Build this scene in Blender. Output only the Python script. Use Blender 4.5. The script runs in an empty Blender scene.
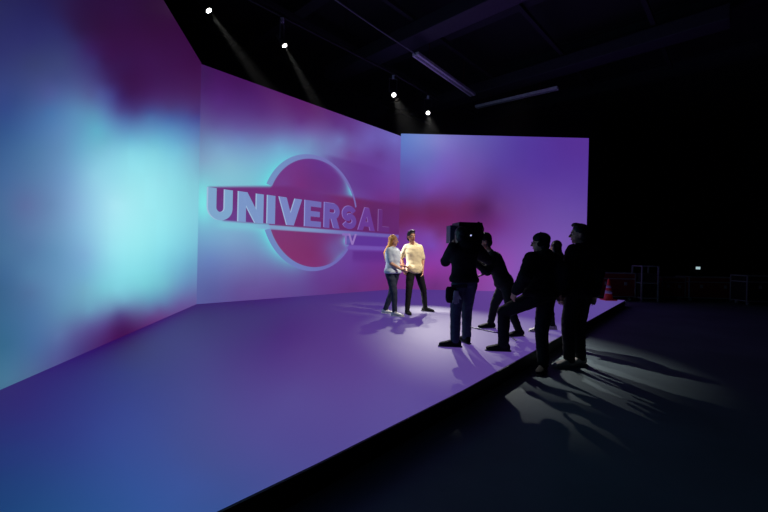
import bpy, bmesh, math, random
import numpy as np
from mathutils import Vector, Matrix, noise

# ------------------------------------------------------------------ camera, world, exposure
scene = bpy.context.scene
COL = scene.collection
FOCAL = 390.0; HORIZON = 254.0; TILT = 0.0227; EYE = 1.39; STAGE = 0.17
ROLL = math.atan(TILT); PITCH = math.atan((HORIZON - 256) / FOCAL)
cam_data = bpy.data.cameras.new('camera'); cam = bpy.data.objects.new('camera', cam_data); COL.objects.link(cam)
cam_data.sensor_width = 36; cam_data.lens = 36 * FOCAL / 768; cam_data.clip_start = 0.05; cam_data.clip_end = 100
cam.matrix_world = (Matrix.Translation((0, 0, EYE)) @ Matrix.Rotation(math.pi / 2 + PITCH, 4, 'X')
                    @ Matrix.Rotation(ROLL, 4, 'Z'))
scene.camera = cam
world = bpy.data.worlds.new('world'); scene.world = world; world.use_nodes = True
world.node_tree.nodes['Background'].inputs[0].default_value = (0.35, 0.45, 0.8, 1)
world.node_tree.nodes['Background'].inputs[1].default_value = 0.0006
vs = scene.view_settings
vs.view_transform = 'Standard'; vs.look = 'None'; vs.gamma = 1; vs.use_curve_mapping = False; vs.exposure = 0.0

# the stage lamps: (place, aim, watts, cone degrees, blend)
STAGE_LAMPS = [((-3.63, 7.87, 6.2), (1.00, 8.45, .17), 8500, 13, 1.0),
               ((-2.43, 9.14, 6.2), (1.00, 8.75, .17), 8500, 13, 1.0),
               ((0.19, 11.81, 6.2), (1.90, 6.60, .17), 3000, 26, 1.0),
               ((1.38, 13.24, 6.2), (1.45, 6.80, .17), 3000, 26, 1.0)]
KEY_LAMP = ((3.6, 5.2, 6.0), (0.66, 8.1, 1.00), 2000, 18, .8)
HAZE = 0.0008

def P(px, py, y):
    """point of the place at distance y ahead of the camera seen at px, py"""
    x = (px - 384) / FOCAL; v = -(py - 256) / FOCAL
    c, s = math.cos(ROLL), math.sin(ROLL); X = c * x - s * v; Y = s * x + c * v
    cp, sp = math.cos(PITCH), math.sin(PITCH)
    r = Vector((X, cp - sp * Y, sp + cp * Y)); t = y / r.y
    return Vector((r.x * t, y, EYE + r.z * t))

def srgb(c):
    c = np.asarray(c, float) / 255.0
    return np.where(c <= .04045, c / 12.92, ((c + .055) / 1.055) ** 2.4)

# ------------------------------------------------------------------ materials
MATS = {}
def mat(name, rgb, rough=.6, metal=0, noise_amt=.15, noise_scale=12, spec=.5, bump=0, sheen=0):
    if name in MATS: return MATS[name]
    m = bpy.data.materials.new(name); m.use_nodes = True; nt = m.node_tree; b = nt.nodes['Principled BSDF']
    lin = srgb(rgb)
    tc = nt.nodes.new('ShaderNodeTexCoord'); nz = nt.nodes.new('ShaderNodeTexNoise')
    nz.inputs['Scale'].default_value = noise_scale; nz.inputs['Detail'].default_value = 5
    nt.links.new(tc.outputs['Object'], nz.inputs['Vector'])
    rp = nt.nodes.new('ShaderNodeValToRGB'); rp.color_ramp.elements[0].position = .3; rp.color_ramp.elements[1].position = .7
    rp.color_ramp.elements[0].color = (*(lin * (1 - noise_amt)), 1)
    rp.color_ramp.elements[1].color = (*np.minimum(lin * (1 + noise_amt), 1), 1)
    nt.links.new(nz.outputs['Fac'], rp.inputs['Fac']); nt.links.new(rp.outputs['Color'], b.inputs['Base Color'])
    b.inputs['Roughness'].default_value = rough; b.inputs['Metallic'].default_value = metal
    b.inputs['Specular IOR Level'].default_value = spec
    if sheen: b.inputs['Sheen Weight'].default_value = sheen
    if bump:
        bp = nt.nodes.new('ShaderNodeBump'); bp.inputs['Strength'].default_value = bump; bp.inputs['Distance'].default_value = .01
        nt.links.new(nz.outputs['Fac'], bp.inputs['Height']); nt.links.new(bp.outputs['Normal'], b.inputs['Normal'])
    MATS[name] = m; return m

def glow_mat(name, rgb, strength=1.0):
    if name in MATS: return MATS[name]
    m = bpy.data.materials.new(name); m.use_nodes = True; b = m.node_tree.nodes['Principled BSDF']
    b.inputs['Base Color'].default_value = (.02, .02, .02, 1); b.inputs['Roughness'].default_value = .6
    b.inputs['Emission Color'].default_value = (*srgb(rgb), 1); b.inputs['Emission Strength'].default_value = strength
    MATS[name] = m; return m

def picture_mat(name, base, rough, strength, spec=.5):
    """a running LED screen: the picture it plays is stored per LED in the attribute 'picture'"""
    m = bpy.data.materials.new(name); m.use_nodes = True; nt = m.node_tree; b = nt.nodes['Principled BSDF']
    at = nt.nodes.new('ShaderNodeAttribute'); at.attribute_name = 'picture'
    nt.links.new(at.outputs['Color'], b.inputs['Emission Color']); b.inputs['Emission Strength'].default_value = strength
    b.inputs['Base Color'].default_value = (base, base, base, 1); b.inputs['Roughness'].default_value = rough
    b.inputs['Specular IOR Level'].default_value = spec
    MATS[name] = m; return m

# ------------------------------------------------------------------ mesh helpers
def link(name, me, m, parent=None, smooth=False):
    o = bpy.data.objects.new(name, me); COL.objects.link(o)
    if m is not None: me.materials.append(m)
    if smooth: me.polygons.foreach_set('use_smooth', [True] * len(me.polygons))
    if parent is not None:
        o.parent = parent; o.matrix_parent_inverse = Matrix.Identity(4)
        o.matrix_local = Matrix.Translation(-absolute(parent))
    return o
def absolute(o):
    v = o.location.copy()
    while o.parent: o = o.parent; v += o.location
    return v
def thing(name, loc, label, cat, group=None):
    o = bpy.data.objects.new(name, None); COL.objects.link(o); o.location = loc; o.empty_display_size = .1
    return tag(o, label, cat, group)
def tag(o, label, cat, group=None):
    o['label'] = label; o['category'] = cat
    if group: o['group'] = group
    return o
def structure(o): o['kind'] = 'structure'; return o

class Shape:
    """collects closed solids, then builds them as one mesh"""
    def __init__(s): s.v = []; s.f = []
    def rings(s, rings, smooth=True):
        n = len(rings[0]); b = len(s.v)
        for r in rings: s.v += [tuple(p) for p in r]
        for i in range(len(rings) - 1):
            for j in range(n):
                k = (j + 1) % n
                s.f.append((b + i * n + j, b + i * n + k, b + (i + 1) * n + k, b + (i + 1) * n + j))
        s.f.append(tuple(b + j for j in range(n))[::-1]); s.f.append(tuple(b + (len(rings) - 1) * n + j for j in range(n)))
    def cap(s, a, b, ra, rb, n=14, round_ends=True):
        a = Vector(a); b = Vector(b); d = (b - a); L = d.length; d = d / max(L, 1e-6)
        x = d.orthogonal().normalized(); y = d.cross(x)
        R = []
        prof = []
        if round_ends:
            for i in range(4): t = math.pi / 2 * (1 - i / 4.0) ; prof.append((a - d * ra * math.sin(t), max(ra * math.cos(t), ra * .12)))
        prof.append((a, ra)); prof.append((b, rb))
        if round_ends:
            for i in range(1, 5): t = math.pi / 2 * i / 4.0; prof.append((b + d * rb * math.sin(t), max(rb * math.cos(t), rb * .12)))
        for c, r in prof:
            R.append([c + (x * math.cos(q) + y * math.sin(q)) * r for q in (2 * math.pi * j / n for j in range(n))])
        s.rings(R); return s
    def ell(s, c, ax, ay, az, rx, ry, rz, n=18, m=10):
        R = []
        for i in range(m + 1):
            t = -math.pi / 2 + math.pi * i / m; t = max(-1.5, min(1.5, t))
            R.append([Vector(c) + az * rz * math.sin(t) + (ax * rx * math.cos(q) + ay * ry * math.sin(q)) * math.cos(t)
                      for q in (2 * math.pi * j / n for j in range(n))])
        s.rings(R); return s
    def loft(s, secs, n=24, p=2.3):
        R = []
        for c, ax, ay, rx, ry in secs:
            ring = []
            for j in range(n):
                q = 2 * math.pi * j / n; cq, sq = math.cos(q), math.sin(q)
                ring.append(Vector(c) + ax * rx * math.copysign(abs(cq) ** (2 / p), cq) + ay * ry * math.copysign(abs(sq) ** (2 / p), sq))
            R.append(ring)
        s.rings(R); return s
    def box(s, c, size, ax=None, ay=None, az=None):
        ax = ax or Vector((1, 0, 0)); ay = ay or Vector((0, 1, 0)); az = az or Vector((0, 0, 1)); c = Vector(c); b = len(s.v)
        for k in (-1, 1):
            for (i, j) in ((-1, -1), (1, -1), (1, 1), (-1, 1)):
                s.v.append(tuple(c + ax * i * size[0] / 2 + ay * j * size[1] / 2 + az * k * size[2] / 2))
        for f in ((3, 2, 1, 0), (4, 5, 6, 7), (0, 1, 5, 4), (1, 2, 6, 5), (2, 3, 7, 6), (3, 0, 4, 7)): s.f.append(tuple(b + i for i in f))
        return s
    def bar(s, a, b, w, h, up=Vector((0, 0, 1))):
        a = Vector(a); b = Vector(b); d = b - a; L = d.length; d.normalize(); x = d.cross(up)
        if x.length < 1e-3: x = d.orthogonal()
        x.normalize(); z = x.cross(d); return s.box((a + b) / 2, (w, L, h), x, d, z)
    def tube(s, pts, r, n=10):
        for a, b in zip(pts, pts[1:]): s.cap(a, b, r, r, n)
        return s
    def lathe(s, c, prof, n=28):
        s.rings([[Vector(c) + Vector((r * math.cos(q), r * math.sin(q), z)) for q in (2 * math.pi * j / n for j in range(n))] for r, z in prof])
        return s
    def mesh(s, name='m'):
        me = bpy.data.meshes.new(name); me.from_pydata(s.v, [], s.f); me.validate()
        bm = bmesh.new(); bm.from_mesh(me); bmesh.ops.recalc_face_normals(bm, faces=bm.faces); bm.to_mesh(me); bm.free()
        return me
    def build(s, name, m, parent=None, bevel=0, smooth=False):
        me = s.mesh(name)
        if bevel:
            bm = bmesh.new(); bm.from_mesh(me)
            ed = [e for e in bm.edges if e.is_manifold and e.calc_face_angle(0) > .5]
            bmesh.ops.bevel(bm, geom=ed, offset=bevel, segments=2, affect='EDGES', profile=.7); bm.to_mesh(me); bm.free()
        return link(name, me, m, parent, smooth)
    def skin(s, name, m, parent=None, voxel=.01, smooth=4, wrinkle=0, wscale=9):
        """fuses the solids into one continuous surface"""
        me = s.mesh('raw'); t = bpy.data.objects.new('raw', me); COL.objects.link(t)
        r = t.modifiers.new('r', 'REMESH'); r.mode = 'VOXEL'; r.voxel_size = voxel
        k = t.modifiers.new('s', 'SMOOTH'); k.iterations = smooth; k.factor = .5
        dg = bpy.context.evaluated_depsgraph_get(); dg.update()
        out = bpy.data.meshes.new_from_object(t.evaluated_get(dg)); out.name = name
        bpy.data.objects.remove(t); bpy.data.meshes.remove(me)
        if wrinkle:
            n = len(out.vertices); co = np.empty(n * 3); no = np.empty(n * 3)
            out.vertices.foreach_get('co', co); out.vertices.foreach_get('normal', no); co = co.reshape(-1, 3); no = no.reshape(-1, 3)
            d = np.array([noise.noise(Vector((p[0] * wscale, p[1] * wscale, p[2] * wscale * 1.7))) +
                          .5 * noise.noise(Vector((p[0] * wscale * 2.3, p[1] * wscale * 2.3, p[2] * wscale * 3.1 + 7))) for p in co])
            out.vertices.foreach_set('co', (co + no * d[:, None] * wrinkle).ravel()); out.update()
        out.materials.clear()
        return link(name, out, m, parent, True)

# ------------------------------------------------------------------ the pictures played on the LED screens (wall coordinates in metres, colour)
LEFT_PICTURE = [
    (-0.07,3.36,38,40,90), (0.40,3.61,35,33,88), (-0.06,3.00,44,48,106), (0.27,3.26,44,46,106), (0.34,3.07,54,64,112),
    (-0.01,2.82,50,62,118), (0.71,3.86,40,28,76), (0.84,3.83,42,22,70), (1.02,3.77,42,20,66), (0.69,3.58,42,42,100),
    (0.94,3.56,50,48,105), (0.73,3.28,58,68,118), (1.22,3.65,55,28,92), (1.33,3.57,54,44,105), (1.54,3.69,50,18,72),
    (1.42,3.99,46,14,58), (1.89,4.52,44,12,62), (2.80,5.08,42,6,52), (1.66,3.81,55,15,72), (2.48,4.44,52,12,64),
    (2.84,4.32,56,16,74), (3.00,4.88,48,8,56), (2.05,3.87,51,18,74), (4.16,5.15,54,12,66), (5.09,5.20,58,14,68),
    (1.67,3.50,54,30,90), (2.06,3.67,54,14,68), (3.24,4.19,58,20,78), (4.78,4.85,60,20,76), (1.13,3.27,68,72,130),
    (0.70,3.10,62,74,130), (1.45,3.26,75,85,150), (1.72,3.34,65,65,135), (1.98,3.41,52,28,95), (2.21,3.56,55,18,75),
    (2.69,3.69,62,28,90), (3.26,3.91,68,35,98), (4.21,4.32,66,32,92), (5.26,4.80,66,28,82), (1.54,3.08,85,120,175),
    (1.94,3.22,70,65,130), (2.37,3.38,66,50,115), (2.87,3.62,68,55,120), (2.88,3.53,62,75,140), (3.71,3.90,70,55,115),
    (4.81,4.30,72,52,115), (5.29,4.38,70,48,112), (2.08,3.16,72,100,160), (2.88,3.44,75,115,170), (3.72,3.72,66,95,160),
    (4.52,3.99,66,85,150), (5.37,4.28,64,66,140), (1.57,2.91,95,160,200), (2.08,3.03,90,135,185), (2.89,3.25,95,150,195),
    (3.98,3.62,85,135,185), (5.31,4.04,80,105,165), (1.58,2.72,105,180,205), (2.23,2.91,105,180,210), (3.09,3.15,105,185,212),
    (3.99,3.37,100,170,205), (5.19,3.75,95,135,185), (1.70,2.61,130,200,225), (2.24,2.74,135,215,230), (3.10,2.96,130,210,225),
    (4.27,3.26,115,190,215), (5.42,3.59,110,155,190), (-0.06,2.66,52,68,130), (0.56,2.90,75,88,150), (1.24,3.14,80,90,145),
    (0.11,2.65,50,72,130), (0.49,2.80,72,92,150), (0.96,2.98,82,115,165), (0.00,2.53,48,72,135), (0.29,2.61,62,95,150),
    (0.56,2.71,68,115,170), (0.96,2.85,88,140,185), (1.35,2.95,90,150,185), (0.00,2.36,48,85,140), (0.29,2.45,65,105,160),
    (0.72,2.58,90,135,185), (1.06,2.69,95,155,195), (1.40,2.79,95,180,205), (0.06,2.21,60,100,150), (0.36,2.29,75,120,165),
    (0.72,2.38,95,140,185), (1.06,2.47,105,170,205), (1.40,2.55,120,190,215), (0.01,1.96,66,105,155), (0.37,2.03,85,125,170),
    (0.81,2.11,110,155,200), (1.37,2.25,145,210,232), (1.84,2.30,150,222,238), (2.26,2.21,158,232,240), (3.33,2.55,148,225,236),
    (4.31,2.63,135,215,226), (5.32,2.80,128,200,214), (5.30,3.13,122,180,204), (-0.01,1.73,72,110,155), (0.25,1.76,92,110,160),
    (0.59,1.80,100,136,180), (0.99,1.85,130,175,215), (1.38,1.89,150,210,235), (1.85,1.95,172,234,246), (0.02,1.56,70,110,155),
    (0.32,1.54,90,125,170), (0.67,1.51,105,150,190), (1.09,1.58,130,185,220), (1.74,1.62,162,230,243), (0.03,1.35,70,115,155),
    (0.32,1.35,80,120,165), (0.67,1.33,95,145,185), (1.20,1.30,125,175,215), (1.80,1.36,152,228,240), (0.03,1.14,62,105,150),
    (0.33,1.12,82,130,170), (0.76,1.10,100,150,190), (1.20,1.07,115,175,210), (1.81,1.08,135,215,230), (2.60,1.89,160,236,243),
    (3.81,2.01,145,226,235), (5.08,2.13,132,208,222), (2.61,1.44,152,235,241), (3.84,1.47,135,220,232), (5.13,1.49,120,195,215),
    (2.63,1.14,138,225,235), (3.62,1.11,122,205,222), (5.02,1.07,105,168,200), (4.72,0.67,100,140,185), (5.27,0.34,100,95,155),
    (4.44,0.30,100,85,150), (0.00,1.01,55,100,140), (0.33,0.98,80,115,160), (0.76,0.94,100,150,190), (1.21,0.90,115,175,200),
    (1.64,0.86,120,200,215), (1.95,0.83,128,210,225), (0.04,0.84,58,105,145), (0.40,0.74,75,118,165), (0.85,0.70,95,145,180),
    (1.32,0.65,105,160,190), (1.78,0.59,105,140,180), (2.01,0.48,75,62,125), (0.05,0.54,52,105,140), (0.41,0.45,70,110,160),
    (0.78,0.47,90,115,165), (1.04,0.42,85,85,145), (1.33,0.42,85,75,140), (1.66,0.41,85,65,135), (1.89,0.31,72,30,92),
    (1.44,0.27,75,50,115), (1.13,0.23,70,60,125), (0.05,0.24,70,120,150), (0.35,0.19,78,108,150), (0.71,0.20,80,85,145),
    (2.82,0.82,122,210,220), (3.64,0.76,112,188,205), (2.18,0.67,115,180,205), (3.02,0.57,100,160,190), (3.66,0.44,95,130,175),
    (1.77,0.72,115,175,200), (2.33,0.51,95,110,160), (3.03,0.37,95,100,155), (3.44,0.35,95,85,145), (2.19,0.39,78,45,110),
    (2.50,0.30,78,50,110), (3.03,0.28,95,60,125), (3.44,0.24,100,65,130), (2.11,0.26,62,18,78), (2.34,0.25,70,28,88),
]
LOGO_PICTURE = [
    (0.08,5.32,60,25,85), (0.31,5.29,70,25,95), (0.91,5.37,68,22,90), (0.09,4.99,70,30,100), (0.43,4.87,82,40,120),
    (1.17,5.21,75,30,105), (2.00,5.29,90,38,110), (2.95,5.35,95,40,110), (0.44,4.64,85,50,125), (1.45,4.80,88,50,125),
    (2.63,4.94,95,48,125), (3.23,5.29,95,45,115), (0.33,4.26,95,85,150), (0.93,4.35,100,85,155), (1.73,4.50,105,85,155),
    (2.64,4.72,108,85,160), (3.14,4.79,115,95,165), (0.22,3.90,110,140,185), (0.94,4.06,110,135,190), (2.03,4.26,115,140,195),
    (2.98,4.47,115,140,190), (0.46,3.76,125,165,205), (2.03,4.10,120,165,210), (3.86,5.17,95,50,130), (4.45,5.17,100,60,140),
    (5.31,5.12,110,95,180), (4.06,4.77,115,125,190), (6.52,5.33,115,110,195), (4.88,4.71,110,90,170), (6.28,5.01,105,85,170),
    (4.47,4.41,108,65,145), (5.79,4.67,100,60,145), (4.90,4.18,105,60,150), (6.05,4.22,105,70,160), (5.14,3.58,105,60,150),
    (6.32,3.58,110,60,150), (5.84,3.28,110,50,135), (6.59,3.37,115,55,140), (0.12,3.42,130,165,200), (0.70,3.41,135,188,212),
    (1.22,3.14,130,190,212), (6.45,2.91,100,38,100), (0.03,2.73,125,205,218), (-0.00,2.06,120,190,215), (0.74,1.64,125,165,205),
    (0.28,1.16,105,130,190), (1.00,1.17,115,130,185), (0.29,0.47,90,95,160), (1.02,0.44,100,80,150), (2.12,0.64,105,75,150),
    (3.43,0.60,100,60,140), (4.58,0.87,105,60,150), (5.44,1.18,110,50,145), (5.89,1.85,95,60,160), (6.39,1.53,110,50,150),
    (2.75,0.21,95,70,145), (4.59,0.31,100,50,125), (6.43,0.33,115,45,115),
]
DISC_PICTURE = [
    (3.01,3.41,108,48,125), (3.71,3.52,102,45,128), (2.68,3.23,118,45,122), (2.21,3.16,115,60,140), (3.34,3.89,102,50,140),
    (4.31,3.16,105,60,140), (2.67,3.63,115,50,130), (2.10,1.43,130,50,110), (3.06,1.31,125,45,105), (3.96,1.62,115,50,125),
    (2.72,1.72,125,50,110), (3.07,0.95,130,50,115), (1.80,1.81,125,55,115),
]
BAND_PICTURE = [
    (0.36,2.78,110,45,120), (0.97,2.62,110,45,120), (0.85,2.24,105,60,140), (1.77,2.97,115,45,120), (2.69,2.68,110,40,110),
    (4.51,3.03,115,40,100), (5.39,2.64,95,35,100), (6.47,2.40,100,40,110), (2.38,2.24,115,38,105), (1.65,2.19,110,50,125),
    (3.36,3.18,105,50,130),
]
RIGHT_PICTURE = [
    (-0.03,5.40,95,125,200), (0.67,5.42,115,135,205), (1.37,5.44,130,128,203), (0.16,4.88,95,110,190), (1.03,4.90,105,110,190),
    (1.57,4.74,118,95,188), (0.17,4.36,95,85,170), (0.87,4.44,105,100,185), (1.41,4.03,115,80,180), (0.18,3.83,95,75,160),
    (1.06,3.68,115,72,170), (2.78,5.47,100,90,175), (4.19,5.51,85,60,160), (5.60,5.54,85,50,150), (6.48,5.56,88,50,150),
    (2.45,4.41,110,80,165), (3.50,4.61,90,65,160), (4.92,4.47,85,55,155), (6.33,4.50,88,55,155), (0.01,3.47,95,65,145),
    (2.47,3.71,105,65,150), (3.53,3.56,95,55,140), (4.94,3.59,100,65,160), (6.35,3.62,95,65,160), (0.02,3.12,100,40,105),
    (1.08,3.08,100,35,95), (2.31,3.18,105,38,100), (3.01,3.12,80,30,90), (3.54,3.14,105,60,135), (4.25,3.05,105,65,150),
    (5.66,3.08,105,75,165), (0.03,2.53,105,35,90), (1.10,2.13,125,70,168), (0.57,2.19,118,62,158), (1.18,1.71,120,75,185),
    (1.63,1.93,135,62,152), (1.47,1.15,140,60,168), (0.95,0.86,140,52,158), (0.56,2.54,110,38,105), (0.38,2.85,105,34,88),
    (1.61,2.88,104,32,88), (2.77,3.01,84,30,88), (3.20,2.60,102,40,112), (0.72,3.35,100,58,140), (2.13,3.38,100,50,132),
    (1.09,2.55,110,35,95), (2.84,2.84,85,35,100), (1.45,2.10,110,50,120), (3.56,2.50,110,50,135), (0.06,1.54,110,55,150),
    (1.11,1.57,125,60,160), (3.57,1.98,120,70,160), (4.63,1.65,125,85,175), (5.68,2.02,120,85,175), (0.08,0.66,115,45,130),
    (1.13,0.86,145,55,150), (1.32,0.34,105,45,120), (2.54,0.90,140,60,150), (3.59,1.10,150,75,175), (4.49,0.23,125,90,180),
    (5.71,0.97,115,85,175), (6.39,2.04,115,85,170), (6.43,0.45,110,85,170),
]
STAGE_PICTURE = [
    (-2.93,3.07,52,16,113), (-2.55,3.10,44,29,125), (-2.26,2.32,35,50,125), (-1.81,1.86,24,65,125), (-1.92,2.33,42,51,137),
    (-1.53,1.87,34,77,143), (-2.41,3.60,41,25,131), (-1.74,2.61,52,61,154), (-1.30,1.96,46,81,160), (-1.47,3.16,73,67,148),
    (-1.09,2.37,73,78,153), (-0.97,1.89,60,90,173), (-0.78,1.86,58,87,161), (-3.18,4.91,48,2,94), (-3.35,5.86,52,2,113),
    (-3.42,7.30,49,2,99), (-2.21,4.74,66,42,127), (-2.74,8.05,51,2,105), (-1.59,6.07,67,5,116), (-2.11,9.93,63,40,121),
    (-1.35,3.99,80,49,137), (-0.89,2.65,87,77,160), (-1.02,4.85,86,51,137), (-0.67,3.21,94,81,161), (-0.39,2.53,90,76,159),
    (-0.59,7.12,86,49,137), (-0.97,11.39,71,50,128), (-0.36,4.45,96,63,148), (0.23,4.97,104,78,158), (0.16,3.26,101,84,166),
    (0.67,3.82,98,75,158), (0.78,6.34,93,67,148), (-0.08,10.32,71,50,138), (1.55,10.63,77,56,143), (2.20,8.84,91,64,148),
    (1.06,4.18,98,73,153), (3.41,9.03,98,73,158), (2.34,5.77,95,70,153), (5.17,10.22,95,73,158), (5.75,10.32,104,82,168),
    (6.78,11.15,98,78,163),
]

def spread(table, warp):
    """smooth colour field through the table's points"""
    tb = np.array(table, float); col = tb[:, 2:]; p = warp(tb[:, 0], tb[:, 1])
    n = len(p); d = np.linalg.norm(p[:, None] - p[None], axis=2)
    A = np.zeros((n + 1, n + 1)); A[:n, :n] = d - np.eye(n) * 2.5; A[:n, n] = 1; A[n, :n] = 1
    w = np.linalg.solve(A, np.vstack([col, np.zeros((1, 3))]))
    def f(u, v):
        q = warp(u, v); r = np.linalg.norm(q[:, None] - p[None], axis=2)
        return np.clip(r @ w[:n] + w[n], 4, 252)
    return f
def along(start, rate, k):
    """spacing of the picture points: finer towards the far end of a screen"""
    def g(u, v): y = start + rate * u; return np.stack([k / y, 390 * (v - EYE) / y], -1)
    return g
def sstep(a, b, x): t = np.clip((x - a) / (b - a), 0, 1); return t * t * (3 - 2 * t)
def mix(a, b, t): return a * (1 - t[:, None]) + np.asarray(b, float) * t[:, None]

RING_C = (3.18, 2.50); RING_R = 1.64; HOLE_C = (3.235, 2.50); HOLE_R = 1.53
LEFTF = spread(LEFT_PICTURE, along(3.28, .985, -1030)); mw = along(8.73, .729, -4850); LOGOF = spread(LOGO_PICTURE, mw); DISCF = spread(DISC_PICTURE, mw); BANDF = spread(BAND_PICTURE, mw)
RIGHTF = spread(RIGHT_PICTURE, lambda u, v: np.stack([u * 28.5, v * 28.5], -1)); STAGEF = spread(STAGE_PICTURE, lambda u, v: np.stack([390 * u / v, 476 / v], -1))

def left_picture(u, v): return LEFTF(np.maximum(u, -.3), np.clip(v, .1, 5.6))
def logo_picture(u, v):
    c = LOGOF(u, np.clip(v, .2, 5.6))
    dx = u - RING_C[0]; dz = v - RING_C[1]; d = np.hypot(dx, dz); ang = np.arctan2(dz, -dx)      # 0 = left
    # light thrown by the ring on its left side
    g = np.exp(-np.maximum(d - RING_R, 0) / .26) * sstep(1.75, .35, np.abs(ang)) * sstep(.1, .35, np.abs(dz))
    c = mix(c, (105, 225, 230), np.clip(g * .9, 0, 1))
    # left of the lettering
    g = np.exp(-((u - .12) / .22) ** 2 - ((v - 2.45) / .38) ** 2); c = mix(c, (125, 235, 235), g * .85)
    g = np.exp(-((v - 1.98) / .10) ** 2) * sstep(.25, .6, u) * sstep(3.6, 1.4, u); c = mix(c, (125, 205, 220), g * .6)
    # streak going off to the right above the ring
    g = sstep(3.3, 3.9, u) * sstep(4.30, 4.16, v) * sstep(3.2, 3.6, v) * sstep(6.9, 4.5, u); c = mix(c, (90, 45, 130), g * .45)
    # disc
    disc = sstep(HOLE_R + .03, HOLE_R - .02, np.hypot(u - HOLE_C[0], v - HOLE_C[1])); dc = DISCF(u, v)
    rin = np.maximum(HOLE_R - np.hypot(u - HOLE_C[0], v - HOLE_C[1]), 0); ai = np.degrees(np.arctan2(v - HOLE_C[1], u - HOLE_C[0]))
    g = np.exp(-rin / .16) * np.exp(-((ai - 30) / 13) ** 2); dc = mix(dc, (105, 205, 225), np.clip(g * 1.1, 0, 1))
    g = np.exp(-rin / .05) * np.exp(-((ai - 50) / 20) ** 2); dc = mix(dc, (130, 150, 205), g * .7)
    g = np.exp(-rin / .12) * np.exp(-((ai + 52) / 16) ** 2); dc = mix(dc, (105, 160, 205), g * .8)
    g = np.exp(-np.maximum(4.38 - u, 0) / .14) * np.exp(-((v - 1.76) / .17) ** 2); dc = mix(dc, (115, 220, 232), np.clip(g, 0, 1))
    g = np.exp(-((u - 4.0) / .45) ** 2 - ((v - 1.5) / .35) ** 2); dc = mix(dc, (105, 110, 180), g * .5)
    g = np.exp(-((v - (2.98 + .045 * (u - 2))) / .07) ** 2) * sstep(1.9, 2.6, u); dc = mix(dc, (120, 95, 160), g * .55)
    c = c * (1 - disc[:, None]) + dc * disc[:, None]
    # bar of the lettering
    top = 2.82 + .17 * (np.minimum(u, 2.3) - .2)
    b = sstep(2.03, 2.07, v) * sstep(top + .03, top - .02 - .04 * np.clip(u, 0, 3), v) * sstep(.17, .22, u)
    rcut = np.hypot(np.minimum(u - .62, 0), np.minimum(v - 2.53, 0)); b = b * sstep(.46, .43, rcut)
    c = c * (1 - b[:, None]) + BANDF(u, v) * b[:, None]
    # the lit ledge under the lettering and the one under the small letters
    k = sstep(1.94, 1.98, v) * sstep(2.09, 2.05, v) * sstep(1.2, 1.7, u)
    lc = mix(np.tile((128., 170, 210), (len(u), 1)), (112, 100, 180), sstep(2.5, 5.5, u)); c = c * (1 - k[:, None] * .9) + lc * k[:, None] * .9
    k = sstep(1.64, 1.66, v) * sstep(1.95, 1.92, v) * sstep(4.36, 4.40, u); c = mix(c, (92, 50, 150), k * .75)
    k = sstep(1.48, 1.53, v) * sstep(1.65, 1.62, v) * sstep(4.2, 4.6, u); c = mix(c, (118, 88, 182), k * .8)
    k = sstep(1.48, 1.44, v) * sstep(1.0, 1.3, v) * sstep(4.6, 4.75, u); c = mix(c, (85, 35, 125), k * .5)
    return c
def right_picture(u, v): return RIGHTF(u, np.clip(v, .2, 5.6))

def led_wall(a, b, height, fn, nm, label, cell, strength, parts=None):
    """a wall of LED panels standing on the stage from a to b; the picture faces the stage"""
    a = Vector((*a, 0)); b = Vector((*b, 0)); d = (b - a); L = d.length; d.normalize(); nrm = Vector((d.y, -d.x, 0))
    t = thing('led_screen', (a + b) / 2 + Vector((0, 0, STAGE)), label, 'screen')
    s = Shape(); s.box((a + b) / 2 - nrm * .07 + Vector((0, 0, STAGE + height / 2)), (L, .12, height), d, -nrm); s.build('cabinet', mat('black_metal', (14, 14, 16), .5), t)
    nu = int(L / cell); nv = int(height / cell); us = np.linspace(0, L, nu + 1); vv = np.linspace(0, height, nv + 1)
    U, V = np.meshgrid(us, vv); u = U.ravel(); v = V.ravel() + STAGE
    co = np.stack([a.x + d.x * u, a.y + d.y * u, v], 1)
    idx = np.arange((nu + 1) * (nv + 1)).reshape(nv + 1, nu + 1)
    f = np.stack([idx[:-1, :-1], idx[:-1, 1:], idx[1:, 1:], idx[1:, :-1]], -1).reshape(-1, 4)
    me = bpy.data.meshes.new('display'); me.from_pydata(co.tolist(), [], f.tolist())
    c = np.concatenate([fn(u[i:i + 20000], v[i:i + 20000]) for i in range(0, len(u), 20000)])
    rng = np.random.default_rng(5); pan = rng.normal(1, .004, (60, 60)); c = c * pan[(u / .5).astype(int), (v / .5).astype(int)][:, None]
    write_picture(me, c); link('display', me, picture_mat(nm, .03, .55, strength), t)
    return t, a, d, nrm
def write_picture(me, c):
    ca = me.color_attributes.new('picture', 'FLOAT_COLOR', 'POINT'); lin = srgb(np.clip(c, 0, 255))
    ca.data.foreach_set('color', np.concatenate([lin, np.ones((len(lin), 1))], 1).ravel())

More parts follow.
